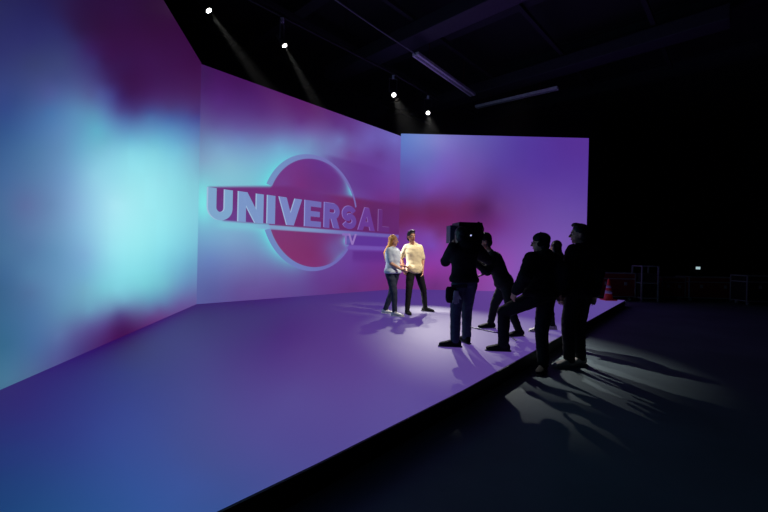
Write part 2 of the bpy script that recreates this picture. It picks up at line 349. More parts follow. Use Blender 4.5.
# ------------------------------------------------------------------ the room
BACK_A = (-3.2116, 3.2825); CORNER_L = (-4.1761, 8.7334); CORNER_R = (0.5011, 13.7118); END_R = (7.115, 13.7476)
structure(Shape().box((2, 8, -.05), (34, 26, .1)).build('floor', mat('studio_concrete', (102, 118, 122), .6, 0, .2, .9, .35, .08)))
structure(Shape().box((2, 8, 9.05), (34, 26, .1)).build('ceiling', mat('ceiling_black', (34, 32, 38), .9)))
structure(Shape().box((2, 20.9, 4.5), (34, .2, 9)).build('wall_back', mat('drape_black', (12, 12, 14), .95, 0, .3, 3)))
structure(Shape().box((18.9, 8, 4.5), (.2, 26, 9)).build('wall_right', mat('drape_black', (12, 12, 14))))
structure(Shape().box((-14.9, 8, 4.5), (.2, 26, 9)).build('wall_left', mat('drape_black', (12, 12, 14))))
structure(Shape().box((2, -4.9, 4.5), (34, .2, 9)).build('wall_front', mat('drape_black', (12, 12, 14))))

# ------------------------------------------------------------------ LED stage
dl = (Vector(CORNER_L) - Vector(BACK_A)).normalized(); START = Vector(BACK_A) - dl * 4.3
OUT = [tuple(START), (START.x + .9, START.y), (-2.1, .15), (-.756, 1.81), (-.346, 2.267), (.746, 3.54), (2.144, 5.284), (7.214, 11.622), (6.56, 12.125), END_R, CORNER_R, CORNER_L]
stage = thing('led_stage', (2, 8, 0), 'low platform with a glowing violet and blue LED floor and black edge', 'stage')
def prism(poly, z0, z1):
    s = Shape(); n = len(poly); s.v = [(x, y, z0) for x, y in poly] + [(x, y, z1) for x, y in poly]
    s.f = [tuple(range(n))[::-1], tuple(range(n, 2 * n))] + [(i, (i + 1) % n, n + (i + 1) % n, n + i) for i in range(n)]; return s
prism(OUT, 0.001, STAGE - .012).build('platform_base', mat('black_side', (6, 6, 7), .6), stage)
bm = bmesh.new(); vs_ = [bm.verts.new((x, y, STAGE)) for x, y in OUT]; bm.faces.new(vs_)
for ax_, lo, hi in ((0, -5, 8), (1, -2, 14)):
    q = lo
    while q < hi:
        no = (1, 0, 0) if ax_ == 0 else (0, 1, 0); pt = (q, 0, 0) if ax_ == 0 else (0, q, 0)
        bmesh.ops.bisect_plane(bm, geom=bm.verts[:] + bm.edges[:] + bm.faces[:], plane_co=pt, plane_no=no); q += .25
me = bpy.data.meshes.new('floor_display'); bm.normal_update()
bm.faces.ensure_lookup_table()
if bm.faces[0].normal.z < 0: bmesh.ops.reverse_faces(bm, faces=bm.faces[:])
bm.to_mesh(me); bm.free()
n = len(me.vertices); co = np.empty(n * 3); me.vertices.foreach_get('co', co); co = co.reshape(-1, 3)
write_picture(me, STAGEF(co[:, 0], np.maximum(co[:, 1], 1.5)))
fm = picture_mat('floor_led', .07, .5, .75, .25); link('floor_display', me, fm, stage)
s = Shape()
for p, q in zip(OUT[1:8], OUT[2:9]):
    s.bar((*p, STAGE - .012), (*q, STAGE - .012), .03, .02)
s.build('edge_trim', mat('black_metal', (14, 14, 16)), stage)

# ------------------------------------------------------------------ LED walls
led_wall(tuple(START), CORNER_L, 5.39, lambda u, v: left_picture(u - 4.3, v), 'led_left', 'tall LED wall on the left glowing turquoise under dark magenta', .06, .95)
lw, wa, wd, wn = led_wall(CORNER_L, CORNER_R, 5.37, logo_picture, 'led_logo', 'middle LED wall showing the ring logo and large lettering', .028, .95)
led_wall(CORNER_R, END_R, 5.46, right_picture, 'led_right', 'far LED wall on the right glowing violet and pink', .06, .95)

def on_wall(u, z, out=.004): p = wa + wd * u + wn * out; return Vector((p.x, p.y, z))
def flat(polys, name, m, out, thick=.004, side=None):
    s = Shape()
    for pl in polys:
        n = len(pl); b = len(s.v); s.v += [tuple(on_wall(u, z, out)) for u, z in pl] + [tuple(on_wall(u, z, out + thick)) for u, z in pl]
        s.f += [tuple(b + i for i in range(n))[::-1], tuple(b + n + i for i in range(n))] + [(b + i, b + (i + 1) % n, b + n + (i + 1) % n, b + n + i) for i in range(n)]
    return s
def ribbon(pts, w):
    out = []; P_ = [Vector(p) for p in pts]; L = []; R = []
    for i, p in enumerate(P_):
        d = (P_[min(i + 1, len(P_) - 1)] - P_[max(i - 1, 0)]).normalized(); nn = Vector((-d.y, d.x)) * w / 2
        L.append(p + nn); R.append(p - nn)
    for i in range(len(P_) - 1): out.append([tuple(R[i]), tuple(R[i + 1]), tuple(L[i + 1]), tuple(L[i])])
    return out
def arc(cx, cy, rx, ry, a0, a1, n=14): return [(cx + rx * math.cos(math.radians(a0 + (a1 - a0) * i / n)), cy + ry * math.sin(math.radians(a0 + (a1 - a0) * i / n))) for i in range(n + 1)]
def letter(ch, w, h, t):
    k = t / 2
    if ch == 'U': return ribbon([(k, h)] + arc(w / 2, w / 2, w / 2 - k, w / 2 - k, 180, 360) + [(w - k, h)], t)
    if ch == 'I': return [[(0, 0), (w, 0), (w, h), (0, h)]]
    if ch == 'N': return [[(0, 0), (t, 0), (t, h), (0, h)], [(w - t, 0), (w, 0), (w, h), (w - t, h)], [(0, h), (w - t * 1.15, 0), (w, 0), (t * 1.15, h)]]
    if ch == 'V': return [[(0, h), (w / 2 - t * .55, 0), (w / 2 + t * .55, 0), (t * 1.15, h)], [(w - t * 1.15, h), (w / 2 - t * .55, 0), (w / 2 + t * .55, 0), (w, h)]]
    if ch == 'A': return [[(0, 0), (t * 1.1, 0), (w / 2 + t * .5, h), (w / 2 - t * .5, h)], [(w - t * 1.1, 0), (w, 0), (w / 2 + t * .5, h), (w / 2 - t * .5, h)], [(w * .25, h * .18), (w * .75, h * .18), (w * .68, h * .38), (w * .32, h * .38)]]
    if ch == 'E': return [[(0, 0), (t, 0), (t, h), (0, h)]] + [[(t * .9, y), (w, y), (w, y + t * .85), (t * .9, y + t * .85)] for y in (0, h - t * .85)] + [[(t * .9, h / 2 - t * .4), (w * .92, h / 2 - t * .4), (w * .92, h / 2 + t * .4), (t * .9, h / 2 + t * .4)]]
    if ch == 'L': return [[(0, 0), (t, 0), (t, h), (0, h)], [(t * .9, 0), (w, 0), (w, t * .9), (t * .9, t * .9)]]
    if ch == 'T': return [[(0, h - t), (w, h - t), (w, h), (0, h)], [(w / 2 - k, 0), (w / 2 + k, 0), (w / 2 + k, h - t * .9), (w / 2 - k, h - t * .9)]]
    if ch == 'R':
        r = h * .3
        return [[(0, 0), (t, 0), (t, h), (0, h)]] + ribbon([(t * .8, h - k * .9)] + arc(w - r - k * .2, h - r - k * .1, r - k * .8, r - k * .8, 90, -90) + [(t * .8, h - 2 * r + k * .7)], t * .9) + \
            [[(w * .42, h * .42), (w - t * 1.15, 0), (w, 0), (w * .78, h * .42)]]
    if ch == 'S':
        rx = w / 2 - k; ry = h / 4 - k * .35 + .01
        return ribbon(arc(w / 2, h - k - ry, rx, ry, 25, 270, 18)[:-1] + arc(w / 2, k + ry, rx, ry, 90, -155, 18), t * .88)
WORD = [('U', .205, .782, (128, 168, 207)), ('N', .932, 1.591, (124, 152, 202)), ('I', 1.707, 1.925, (120, 142, 198)), ('V', 2.04, 2.748, (122, 135, 196)),
        ('E', 2.855, 3.41, (112, 108, 180)), ('R', 3.53, 4.11, (106, 86, 168)), ('S', 4.20, 4.80, (104, 68, 156)), ('A', 4.87, 5.62, (106, 58, 148)), ('L', 5.78, 6.33, (100, 44, 122))]
for i, (ch, u0, u1, c) in enumerate(WORD):
    base = 2.09 + .008 * (u0 - .2); h = .73
    sh = letter(ch, u1 - u0, h, .19)
    o = flat([[(u0 + x, base + y) for x, y in p] for p in sh], 'letter', None, .008).build('letter', glow_mat('letter_%d' % i, c, .95), lw)
    hi = (min(c[0] + 34, 165), min(c[1] + 48, 190), min(c[2] + 40, 222))
    e = flat([[(u0 + x - .028, base + y + (.012 if i > 4 else 0)) for x, y in p] for p in sh], 'letter_edge', None, .003).build('letter_edge', glow_mat('edge_%d' % i, hi, .95), o)
for i, (ch, u0, u1, c) in enumerate([('T', 4.225, 4.51, (138, 108, 186)), ('V', 4.46, 4.82, (150, 118, 190))]):
    sh = letter(ch, u1 - u0, .34, .07)
    o = flat([[(u0 + x, 1.655 + y) for x, y in p] for p in sh], 'letter', None, .008).build('letter', glow_mat('small_letter_%d' % i, c, .95), lw)
# the ring, upper and lower arc, wide at the left and thin at the right
def crescent(a0, a1):
    n = 40; out = []; pts = []
    for i in range(n + 1):
        a = math.radians(a0 + (a1 - a0) * i / n); o = (RING_C[0] + RING_R * math.cos(a), RING_C[1] + RING_R * math.sin(a))
        q = (HOLE_C[0] + HOLE_R * math.cos(a), HOLE_C[1] + HOLE_R * math.sin(a)); pts.append((o, q))
    for (o1, i1), (o2, i2) in zip(pts, pts[1:]): out.append([i1, o1, o2, i2])
    return out
def ring_arc(a0, a1):
    s = flat(crescent(a0, a1), 'ring_arc', None, .005); me = s.mesh('ring_arc'); o = link('ring_arc', me, MATS['led_logo'], lw)
    n = len(me.vertices); co = np.empty(n * 3); me.vertices.foreach_get('co', co); co = co.reshape(-1, 3)
    u = (co[:, 0] - wa.x) * wd.x + (co[:, 1] - wa.y) * wd.y; dz = co[:, 2] - 2.5
    c = mix(np.tile((116., 146, 198), (n, 1)), (118, 108, 182), sstep(1.8, 4.0, u)); c = mix(c, (100, 105, 185), sstep(.6, -1.5, dz) * .3)
    write_picture(me, c)
ring_arc(12, 158); ring_arc(200, 322)

# ------------------------------------------------------------------ people
UP = Vector((0, 0, 1))
def two_bone(a, b, l1, l2, hint):
    d = b - a; L = min(d.length, (l1 + l2) * .999); dn = d.normalized(); x = (l1 * l1 - l2 * l2 + L * L) / (2 * L); h = math.sqrt(max(l1 * l1 - x * x, 0))
    hint = (hint - dn * hint.dot(dn)).normalized(); return a + dn * x + hint * h
def horizontal(v): v = Vector((v[0], v[1], 0)); return v.normalized()

def person(label, s, face, pelvis, neck, head, arms, legs, dress, look=None, lean=None):
    """arms/legs: dicts L, R -> (end joint, bend hint or Vector elbow, [direction])"""
    F = horizontal(face); L = UP.cross(F); T = (neck - pelvis).normalized(); Ff = L.cross(T).normalized()
    H = horizontal(look or face); HL = UP.cross(H); HU = (UP + H * dress.get('nod', 0)).normalized(); H = (H - HU * H.dot(HU)).normalized()
    root = thing('person', Vector((pelvis.x, pelvis.y, legs['ground'])), label, 'person')
    f = dress.get('female', 0); fat = dress.get('fat', 1.0)
    TL = (neck - pelvis).length
    def torso(sh, g=0, lo=-.13, hi=1.0, puff=1.0, hem=0):
        tab = [(-.13, .10, .085), (-.04, .150 + .01 * f, .105), (.06, .160 + .012 * f, .112), (.20, .148, .105), (.36, .138 - .01 * f, .098), (.55, .152 - .01 * f, .112), (.72, .166 - .014 * f, .116), (.86, .160 - .014 * f, .104), (.95, .115, .082), (1.02, .062, .06)]
        secs = []
        for t, rx, ry in tab:
            if lo - 1e-6 <= t <= hi + 1e-6:
                e = g + (hem if t < .1 else 0)
                secs.append((pelvis + T * TL * t + Ff * (.01 * s), L, Ff, (rx * fat * puff) * s + e, ry * fat * puff * s + e))
        sh.loft(secs)
    hw = dress.get('shoulder', .172 - .018 * f) * s
    S = {k: neck - T * .055 * s + L * sg * hw + Vector(dress.get('shift', (0, 0, 0))) for k, sg in (('L', 1), ('R', -1))}
    HP = {k: pelvis - T * .03 * s + L * sg * .088 * s for k, sg in (('L', 1), ('R', -1))}
    EL, WR, KN, AN = {}, {}, {}, {}
    for k in 'LR':
        w, hint = arms[k][:2]; l1, l2 = .285 * s, .255 * s
        d = w - S[k]
        if d.length > (l1 + l2) * .995: w = S[k] + d.normalized() * (l1 + l2) * .995
        EL[k] = two_bone(S[k], w, l1, l2, Vector(hint)); WR[k] = w
        a, toe = legs[k][:2]; l1, l2 = .435 * s, .43 * s; hint = legs[k][2] if len(legs[k]) > 2 else F
        d = (a - HP[k]).length; bent = len(legs[k]) > 4
        if d > (l1 + l2) or not bent: q = d / (l1 + l2) * 1.006; l1 *= q; l2 *= q
        KN[k] = two_bone(HP[k], a, l1, l2, Vector(hint)); AN[k] = a
    # body
    b = Shape(); torso(b)
    b.cap(neck - T * .06 * s, head - HU * .05 * s, .058 * s * (1 - .12 * f), .05 * s * (1 - .1 * f))
    hs = s * dress.get('head', 1)
    b.ell(head + HU * .02 * hs - H * .008 * hs, HL, H, HU, .076 * hs, .094 * hs, .098 * hs)
    b.ell(head - HU * .045 * hs + H * .022 * hs, HL, H, HU, .058 * hs, .066 * hs, .070 * hs)
    b.ell(head - HU * .095 * hs + H * .060 * hs, HL, H, HU, .024 * hs, .020 * hs, .018 * hs)
    b.cap(head + HU * .012 * hs + H * .086 * hs, head - HU * .026 * hs + H * .106 * hs, .008 * hs, .014 * hs, 10)
    b.cap(head + HU * .028 * hs + H * .08 * hs + HL * .03 * hs, head + HU * .028 * hs + H * .08 * hs - HL * .03 * hs, .010 * hs, .010 * hs, 10)
    for sg in (1, -1): b.ell(head - HU * .012 * hs + HL * sg * .077 * hs - H * .008 * hs, HL, H, HU, .009 * hs, .018 * hs, .030 * hs, 10, 6)
    for k, sg in (('L', 1), ('R', -1)):
        b.cap(neck + T * .035 * s, S[k] - T * .005, .042 * s, .04 * s); b.cap(neck - T * .045 * s, S[k], .05 * s, .055 * s * fat); b.cap(S[k], EL[k], .050 * s, .038 * s); b.cap(EL[k], WR[k], .040 * s, .027 * s)
        b.cap(HP[k], KN[k], .082 * s * fat, .054 * s); b.cap(KN[k], AN[k], .052 * s, .036 * s)
        b.ell(KN[k] * .68 + AN[k] * .32 - F * .008, L, F, UP, .045 * s, .047 * s, .09 * s)
        toe = horizontal(legs[k][1]); b.cap(AN[k] - toe * .025 * s - UP * .038 * s, AN[k] + toe * .10 * s - UP * .055 * s, .030 * s, .016 * s)
        # hand: palm, four fingers and a thumb
        hd = (WR[k] - EL[k]).normalized()
        if len(arms[k]) > 2: hd = Vector(arms[k][2]).normalized()
        side = F - hd * F.dot(hd)
        if side.length < .3: side = UP - hd * UP.dot(hd)
        side.normalize(); inw = (-L * sg) - hd * (-L * sg).dot(hd) - side * (-L * sg).dot(side)
        inw = inw.normalized() if inw.length > .05 else hd.cross(side)
        b.loft([(WR[k] - hd * .01 * s, side, inw, .026 * s, .020 * s), (WR[k] + hd * .03 * s, side, inw, .038 * s, .018 * s), (WR[k] + hd * .085 * s, side, inw, .042 * s, .015 * s)], 14)
        for q, (off, ln) in enumerate(((.033, .070), (.012, .078), (-.011, .072), (-.032, .056))):
            p0 = WR[k] + hd * .078 * s + side * off * s; p1 = p0 + (hd + side * off * 3 + inw * .25).normalized() * ln * .5 * s
            p2 = p1 + (hd * .75 + side * off * 3 + inw * .7).normalized() * ln * .5 * s
            b.cap(p0, p1, .0092 * s, .0086 * s, 8); b.cap(p1, p2, .0086 * s, .0075 * s, 8)
        p0 = WR[k] + hd * .02 * s + side * .024 * s; p1 = p0 + (hd * .7 + side * .7 + inw * .2) * .04 * s; p2 = p1 + (hd * .9 + side * .15 + inw * .35) * .034 * s
        b.cap(p0, p1, .013 * s, .0105 * s, 8); b.cap(p1, p2, .0105 * s, .0085 * s, 8)
    b.skin('body', dress['skin'], root, .0075, 3)
    # face details
    for sg in (1, -1):
        e = head + HU * .004 * hs + H * .075 * hs + HL * sg * .031 * hs
        ey = Shape().ell(e, HL, H, HU, .0125 * hs, .0105 * hs, .0085 * hs, 12, 8).build('eye', mat('eye_white', (205, 200, 195), .3), root, smooth=True)
        Shape().ell(e + H * .0085 * hs, HL, H, HU, .0055 * hs, .003 * hs, .0055 * hs, 10, 6).build('iris', mat('iris', (35, 22, 15), .2), ey, smooth=True)
        Shape().cap(head + HU * .024 * hs + H * .088 * hs + HL * sg * .016 * hs, head + HU * .026 * hs + H * .077 * hs + HL * sg * .047 * hs, .0042 * hs, .003 * hs, 8).build('eyebrow', dress['hair'], root, smooth=True)
    Shape().ell(head - HU * .058 * hs + H * .085 * hs, HL, H, HU, .024 * hs, .009 * hs, .007 * hs, 12, 6).build('lips', mat('lips', (150, 72, 66), .5), root, smooth=True)
    # hair
    hr = Shape()
    hr.ell(head + HU * .042 * hs - H * .020 * hs, HL, H, HU, .084 * hs, .098 * hs, .094 * hs)
    hr.ell(head - HU * .015 * hs - H * .045 * hs, HL, H, HU, .080 * hs, .066 * hs, .085 * hs)
    if dress.get('long'):
        ln = dress['long']
        for q in (-1, -.5, 0, .5, 1):
            p0 = head + HU * .04 * hs + HL * q * .07 * hs - H * (.07 - .05 * abs(q)) * hs
            p1 = head - HU * .10 * hs + HL * q * .085 * hs - H * (.10 - .05 * abs(q)) * hs
            p2 = p1 - UP * ln * .5 - H * .085 * s; p3 = p1 - UP * (ln + .02 * q) - H * .075 * s + HL * q * .01
            hr.cap(p0, p1, .032 * hs, .034 * hs, 10); hr.cap(p1, p2, .034 * hs, .036 * hs, 10); hr.cap(p2, p3, .036 * hs, .014 * hs, 10)
    if dress.get('quiff'):
        hr.ell(head + HU * .115 * hs + H * .035 * hs, HL, H, HU, .06 * hs, .055 * hs, .03 * hs)
    hr.skin('hair', dress['hair'], root, .007, 2, .003, 30)
    # top
    t = Shape(); g = dress.get('loose', .012); torso(t, g, dress.get('low', -.04), .95, 1.0, dress.get('hem', .012))
    sl = dress.get('sleeve', 1.0)
    for k in 'LR':
        t.cap(neck + T * .012 * s, S[k] - T * .012 * s, .052 * s + g * .3, .052 * s + g * .5); t.cap(neck - T * .05 * s, S[k] - T * .012 * s, .052 * s + g * .5, .056 * s + g * .5)
        if sl <= .6: t.cap(S[k], S[k].lerp(EL[k], sl / .6 * .78), .056 * s + g * .5, .050 * s + g * .6, 16)
        else:
            t.cap(S[k], EL[k], .056 * s + g, .046 * s + g); t.cap(EL[k], EL[k].lerp(WR[k], .93), .046 * s + g, .034 * s + g * .8)
    if dress.get('hood'):
        t.ell(neck - Ff * .075 * s + T * .015 * s, L, Ff, T, .105 * s, .06 * s, .065 * s)
    if dress.get('collar'):
        t.cap(neck - T * .02 * s, neck + T * .03 * s, .070 * s, .062 * s)
    t.skin(dress.get('top_name', 'shirt'), dress['top'], root, .011, 4, dress.get('wrinkle', .007), 8)
    # trousers
    t = Shape(); g = dress.get('leg', .012)
    t.loft([(pelvis + T * TL * q, L, Ff, rx * s * fat + g, ry * s * fat + g) for q, rx, ry in ((-.15, .10, .09), (-.04, .150 + .01 * f, .108), (.06, .158 + .012 * f, .112), (.17, .150, .106))])
    for k in 'LR':
        t.cap(HP[k], KN[k], .088 * s * fat + g * .7, .060 * s + g); t.cap(KN[k], KN[k].lerp(AN[k], .97), .058 * s + g, dress.get('cuff', .046) * s + g * .6)
    t.skin('trousers', dress['trousers'], root, .011, 4, .006, 10)
    # shoes
    for k in 'LR':
        toe = horizontal(legs[k][1]); sd = UP.cross(toe); a = AN[k]; g0 = a - UP * .085 * s; q = dress.get('shoe_size', 1.06) * s
        tilt = legs[k][3] if len(legs[k]) > 3 else 0
        sh = Shape(); sh.loft([(g0 + toe * x * q + UP * z * q, sd, UP, w * q, h * q) for x, z, w, h in
                               ((-.075, .045, .022, .022), (-.06, .052, .034, .040), (0, .056, .040, .046), (.06, .048, .043, .036), (.12, .040, .047, .027), (.165, .034, .042, .020), (.190, .030, .024, .012))], 16)
        sh.cap(a - UP * .03 * s, a + UP * .02 * s, .046 * q, .046 * q)
        sho = sh.skin('shoe', dress['shoe'], root, .008, 3)
        Shape().loft([(g0 + toe * x * q + UP * .011, sd, UP, w * q, .0105) for x, w in ((-.086, .020), (-.07, .036), (0, .041), (.06, .044), (.12, .049), (.17, .044), (.198, .022))], 16).build('sole', dress.get('sole', dress['shoe']), sho, smooth=True)
    return root, dict(S=S, EL=EL, WR=WR, KN=KN, AN=AN, F=F, L=L, T=T, Ff=Ff, H=H, HL=HL, HU=HU, head=head, neck=neck, pelvis=pelvis, s=s)

def foot(px, y, s, ground=STAGE): p = P(px, 256, y); return Vector((p.x, y, ground + .085 * s))

skin_l = mat('skin_light', (205, 150, 122), .5, 0, .05, 20); skin_d = mat('skin_tan', (176, 122, 96), .5, 0, .05, 20)
black_cloth = mat('black_cloth', (16, 16, 18), .9, 0, .3, 30, .3); dark_cloth = mat('charcoal_cloth', (24, 24, 28), .9, 0, .3, 30, .3)
black_hair = mat('black_hair', (18, 14, 12), .5, 0, .3, 60); blond = mat('blonde_hair', (176, 122, 60), .45, 0, .35, 60)
navy = mat('navy_denim', (28, 36, 58), .85, 0, .3, 60); jeans = mat('blue_denim', (46, 58, 76), .85, 0, .35, 60); black_pants = mat('black_trousers', (16, 16, 20), .85, 0, .3, 40, .3)
white_shoe = mat('white_leather', (205, 205, 205), .5); black_shoe = mat('black_shoe', (14, 14, 15), .8, 0, .2, 20, .2); grey_shoe = mat('grey_suede', (150, 146, 142), .8)
sole_w = mat('white_rubber', (185, 182, 180), .6)

# the man in the cream shirt
person('man in cream short-sleeved shirt and black trousers standing in the spotlight', .98, (.30, -.95), P(414.5, 270, 8.15), P(413, 244.8, 8.15), P(411.5, 236.8, 8.10),
       dict(L=(P(422.5, 271, 8.08), (.5, .9, 0)), R=(P(403.5, 269, 8.12), (-.5, .9, 0))),
       dict(L=(foot(426.5, 8.42, .98), (.9, -.4), (.6, -.8, 0)), R=(foot(408.5, 8.0, .98), (.25, -.95), (-.1, -1, 0)), ground=STAGE),
       dict(skin=skin_d, hair=black_hair, top=mat('cream_cotton', (222, 205, 165), .85, 0, .05, 20), trousers=black_pants, shoe=black_shoe, sleeve=.6, quiff=1, loose=.020, fat=1.04, hem=.010, low=-.15, shoulder=.158, head=1.03, collar=1), look=(.45, -.9))
# the woman beside him
person('blonde woman in pale blue-white t-shirt and navy jeans, turned to the man in cream', .93, (.80, -.55), P(392.5, 272.5, 7.85), P(392.5, 248.2, 7.85), P(393.5, 240.8, 7.85),
       dict(L=(P(403.5, 266, 7.98), (-.3, .2, -1)), R=(P(401.5, 269.5, 7.66), (-.5, -.2, -.9))),
       dict(L=(foot(386.5, 8.0, .93), (.9, -.25)), R=(foot(396, 7.66, .93), (.9, -.35)), ground=STAGE),
       dict(skin=skin_l, hair=blond, top=mat('pale_cotton', (196, 206, 222), .85, 0, .05, 20), trousers=navy, shoe=white_shoe, sleeve=.6, female=1, long=.30, loose=.020, fat=1.14), look=(.93, -.25))
# the camera operator
op, J = person('camera operator in black sweatshirt and blue jeans, seen from behind with camera raised', 1.0, (-.30, .95), P(464.5, 281, 5.2), P(464, 245, 5.2), P(460.5, 236.5, 5.2),
       dict(L=(P(452.5, 245, 5.42), (-.45, -.6, -1), (.3, .5, .8)), R=(P(477, 245, 5.46), (.5, -.6, -1), (-.2, .5, .8))),
       dict(L=(foot(457, 5.20, 1.0), (-.95, .1), (-.2, 1, 0)), R=(foot(468.5, 5.45, 1.0), (-.2, .9)), ground=STAGE),
       dict(skin=skin_l, hair=black_hair, top=black_cloth, trousers=jeans, shoe=black_shoe, sole=mat('dark_sole', (70, 70, 72), .7), sleeve=1, loose=.028, hem=.02, top_name='sweatshirt', hood=1, cuff=.055, fat=1.0, leg=.016, shoe_size=1.12, shoulder=.16))
# the assistant bending forward behind the operator
person('bending assistant in black with black and white trainers, leaning towards the camera operator', 1.0, (-.97, .10), P(505, 283, 6.3), P(490.5, 252.5, 6.3), P(484.5, 241.5, 6.3),
       dict(L=(P(474, 262, 6.10), (.2, -.2, -1)), R=(P(476, 259, 6.52), (.2, .2, -1))),
       dict(R=(foot(492, 6.60, 1.0), (-.97, -.1)), L=(foot(521, 5.98, 1.0), (-.9, -.3)), ground=STAGE),
       dict(skin=skin_l, hair=black_hair, top=black_cloth, trousers=black_pants, shoe=black_shoe, sole=sole_w, sleeve=1, loose=.018, top_name='sweater', nod=.25, fat=1.12, leg=.016, head=1.1, shoe_size=1.12), look=(-.95, .1))
# long-haired person behind the man with one foot on the stage
person('long-haired person in black with pale shoes, standing half hidden on the stage', .90, (-.92, .25), P(553.5, 286, 6.45), P(555.5, 257.5, 6.45), P(555.5, 247.5, 6.45),
       dict(L=(P(552, 287, 6.25), (.6, -.3, -.3)), R=(P(553, 286, 6.66), (.6, .3, -.3))),
       dict(L=(foot(541.5, 6.40, .9), (-.95, -.1)), R=(foot(554, 6.62, .9), (-.95, .1)), ground=STAGE),
       dict(skin=skin_l, hair=black_hair, top=black_cloth, trousers=black_pants, shoe=mat('pale_shoe', (170, 165, 160), .6), sleeve=1, female=1, long=.22, loose=.03, hem=.04, top_name='jacket', fat=1.1), look=(-.55, .85))
# the man with one foot up on the stage
mp, K = person('man in black jacket and cap with one foot up on the stage edge', 1.0, (-.42, .90), P(541, 295, 4.85), P(541.5, 255, 4.85), P(540.5, 243.5, 4.85),
       dict(L=(P(516, 292, 4.74), (-.25, -1, 0)), R=(P(560, 291, 4.80), (.2, -1, 0))),
       dict(L=(foot(505.5, 5.02, 1.0), (-.95, .1), (-.75, .4, .5), 0, 1), R=(foot(546, 4.74, 1.0, 0), (-.25, -.35), (-.5, .8, 0)), ground=0),
       dict(skin=skin_l, hair=black_hair, top=black_cloth, trousers=black_pants, shoe=black_shoe, sole=mat('dark_sole', (70, 70, 72)), sleeve=1, loose=.04, hem=.02, top_name='jacket', hood=1, fat=1.12, wrinkle=.011, leg=.024, cuff=.056, shoe_size=1.15), look=(-.9, .42))
# the tall man on the right
mt, Q = person('tall man in black in profile, rightmost of the crew, grey boots on the floor', 1.05, (-.45, .9), P(578.5, 291, 5.0), P(583, 247, 5.0), P(579, 234.5, 5.0),
       dict(L=(P(562.5, 294, 4.92), (-.3, -1, 0)), R=(P(594.5, 294, 5.02), (.3, -1, 0))),
       dict(L=(foot(572, 4.98, 1.05, 0), (-.92, -.25)), R=(foot(583, 5.08, 1.05, 0), (-.85, -.3)), ground=0),
       dict(skin=skin_l, hair=black_hair, top=black_cloth, trousers=black_pants, shoe=grey_shoe, sleeve=1, loose=.034, hem=.03, top_name='jacket', collar=1, quiff=1, cuff=.052, fat=1.0, wrinkle=.010, leg=.024, shoe_size=1.12, low=-.15), look=(-.95, .28))

# cap, headset and glasses of the man with one foot up
cp = Shape(); h = K['head']; cp.ell(h + K['HU'] * .062 - K['H'] * .012, K['HL'], K['H'], K['HU'], .090, .108, .078)
cp.skin('cap', mat('cap_black', (15, 15, 17), .8), mp, .008, 3)
hd = Shape(); arcp = [h + K['HL'] * .098 * math.cos(a) + K['HU'] * (.148 * math.sin(a) - .01) for a in [math.pi * i / 12 for i in range(13)]]
hd.tube(arcp, .009, 8)
for sg in (1, -1): hd.cap(h + K['HL'] * sg * .090 - K['HU'] * .01, h + K['HL'] * sg * .112 - K['HU'] * .01, .034, .032, 16, False)
hd.build('headset', black_shoe, mp, smooth=False)
gl = Shape()
for sg in (1, -1):
    c0 = h + K['H'] * .100 + K['HL'] * sg * .033 + K['HU'] * .004; ps = [c0 + K['HL'] * .024 * math.cos(a) + K['HU'] * .018 * math.sin(a) for a in [2 * math.pi * i / 14 for i in range(15)]]
    gl.tube(ps, .0022, 6); gl.tube([c0 + K['HL'] * sg * .024, h + K['HL'] * sg * .082 + K['HU'] * .004], .0022, 6)
gl.tube([h + K['H'] * .100 + K['HL'] * .01 + K['HU'] * .006, h + K['H'] * .100 - K['HL'] * .01 + K['HU'] * .006], .0022, 6)
gl.build('glasses', black_shoe, mp)

# belt pouch with gloves hanging at the operator's hip
pb = P(451, 293, 5.12)
bag = thing('tool_pouch', pb - UP * .14, 'black belt pouch with work gloves clipped at the camera operator\'s hip', 'pouch')
Shape().loft([(pb + UP * z, Vector((1, 0, 0)), Vector((0, 1, 0)), rx, ry) for z, rx, ry in ((-.13, .045, .03), (-.10, .07, .045), (0, .075, .048), (.07, .065, .042), (.085, .05, .03))]).skin('pouch_body', black_cloth, bag, .009, 3, .004, 14)
Shape().bar(pb + Vector((.0, -.045, .09)), pb + Vector((.20, -.05, .10)), .012, .04).build('strap', mat('strap_black', (20, 20, 22), .8), bag)
gv = Shape(); gb = pb + Vector((.055, -.07, -.02)); gv.loft([(gb + UP * z, Vector((1, 0, 0)), Vector((0, 1, 0)), rx, .014) for z, rx in ((.06, .03), (.02, .038), (-.03, .042))])
for i in range(4): gv.cap(gb + Vector((-.030 + .020 * i, 0, -.03)), gb + Vector((-.040 + .026 * i, -.006, -.115 + .012 * abs(i - 1.5))), .010, .009, 8)
gv.cap(gb + Vector((.035, 0, 0)), gb + Vector((.062, -.01, -.05)), .011, .009, 8)
gv.skin('glove', mat('glove_grey', (150, 150, 156), .8), bag, .006, 2)

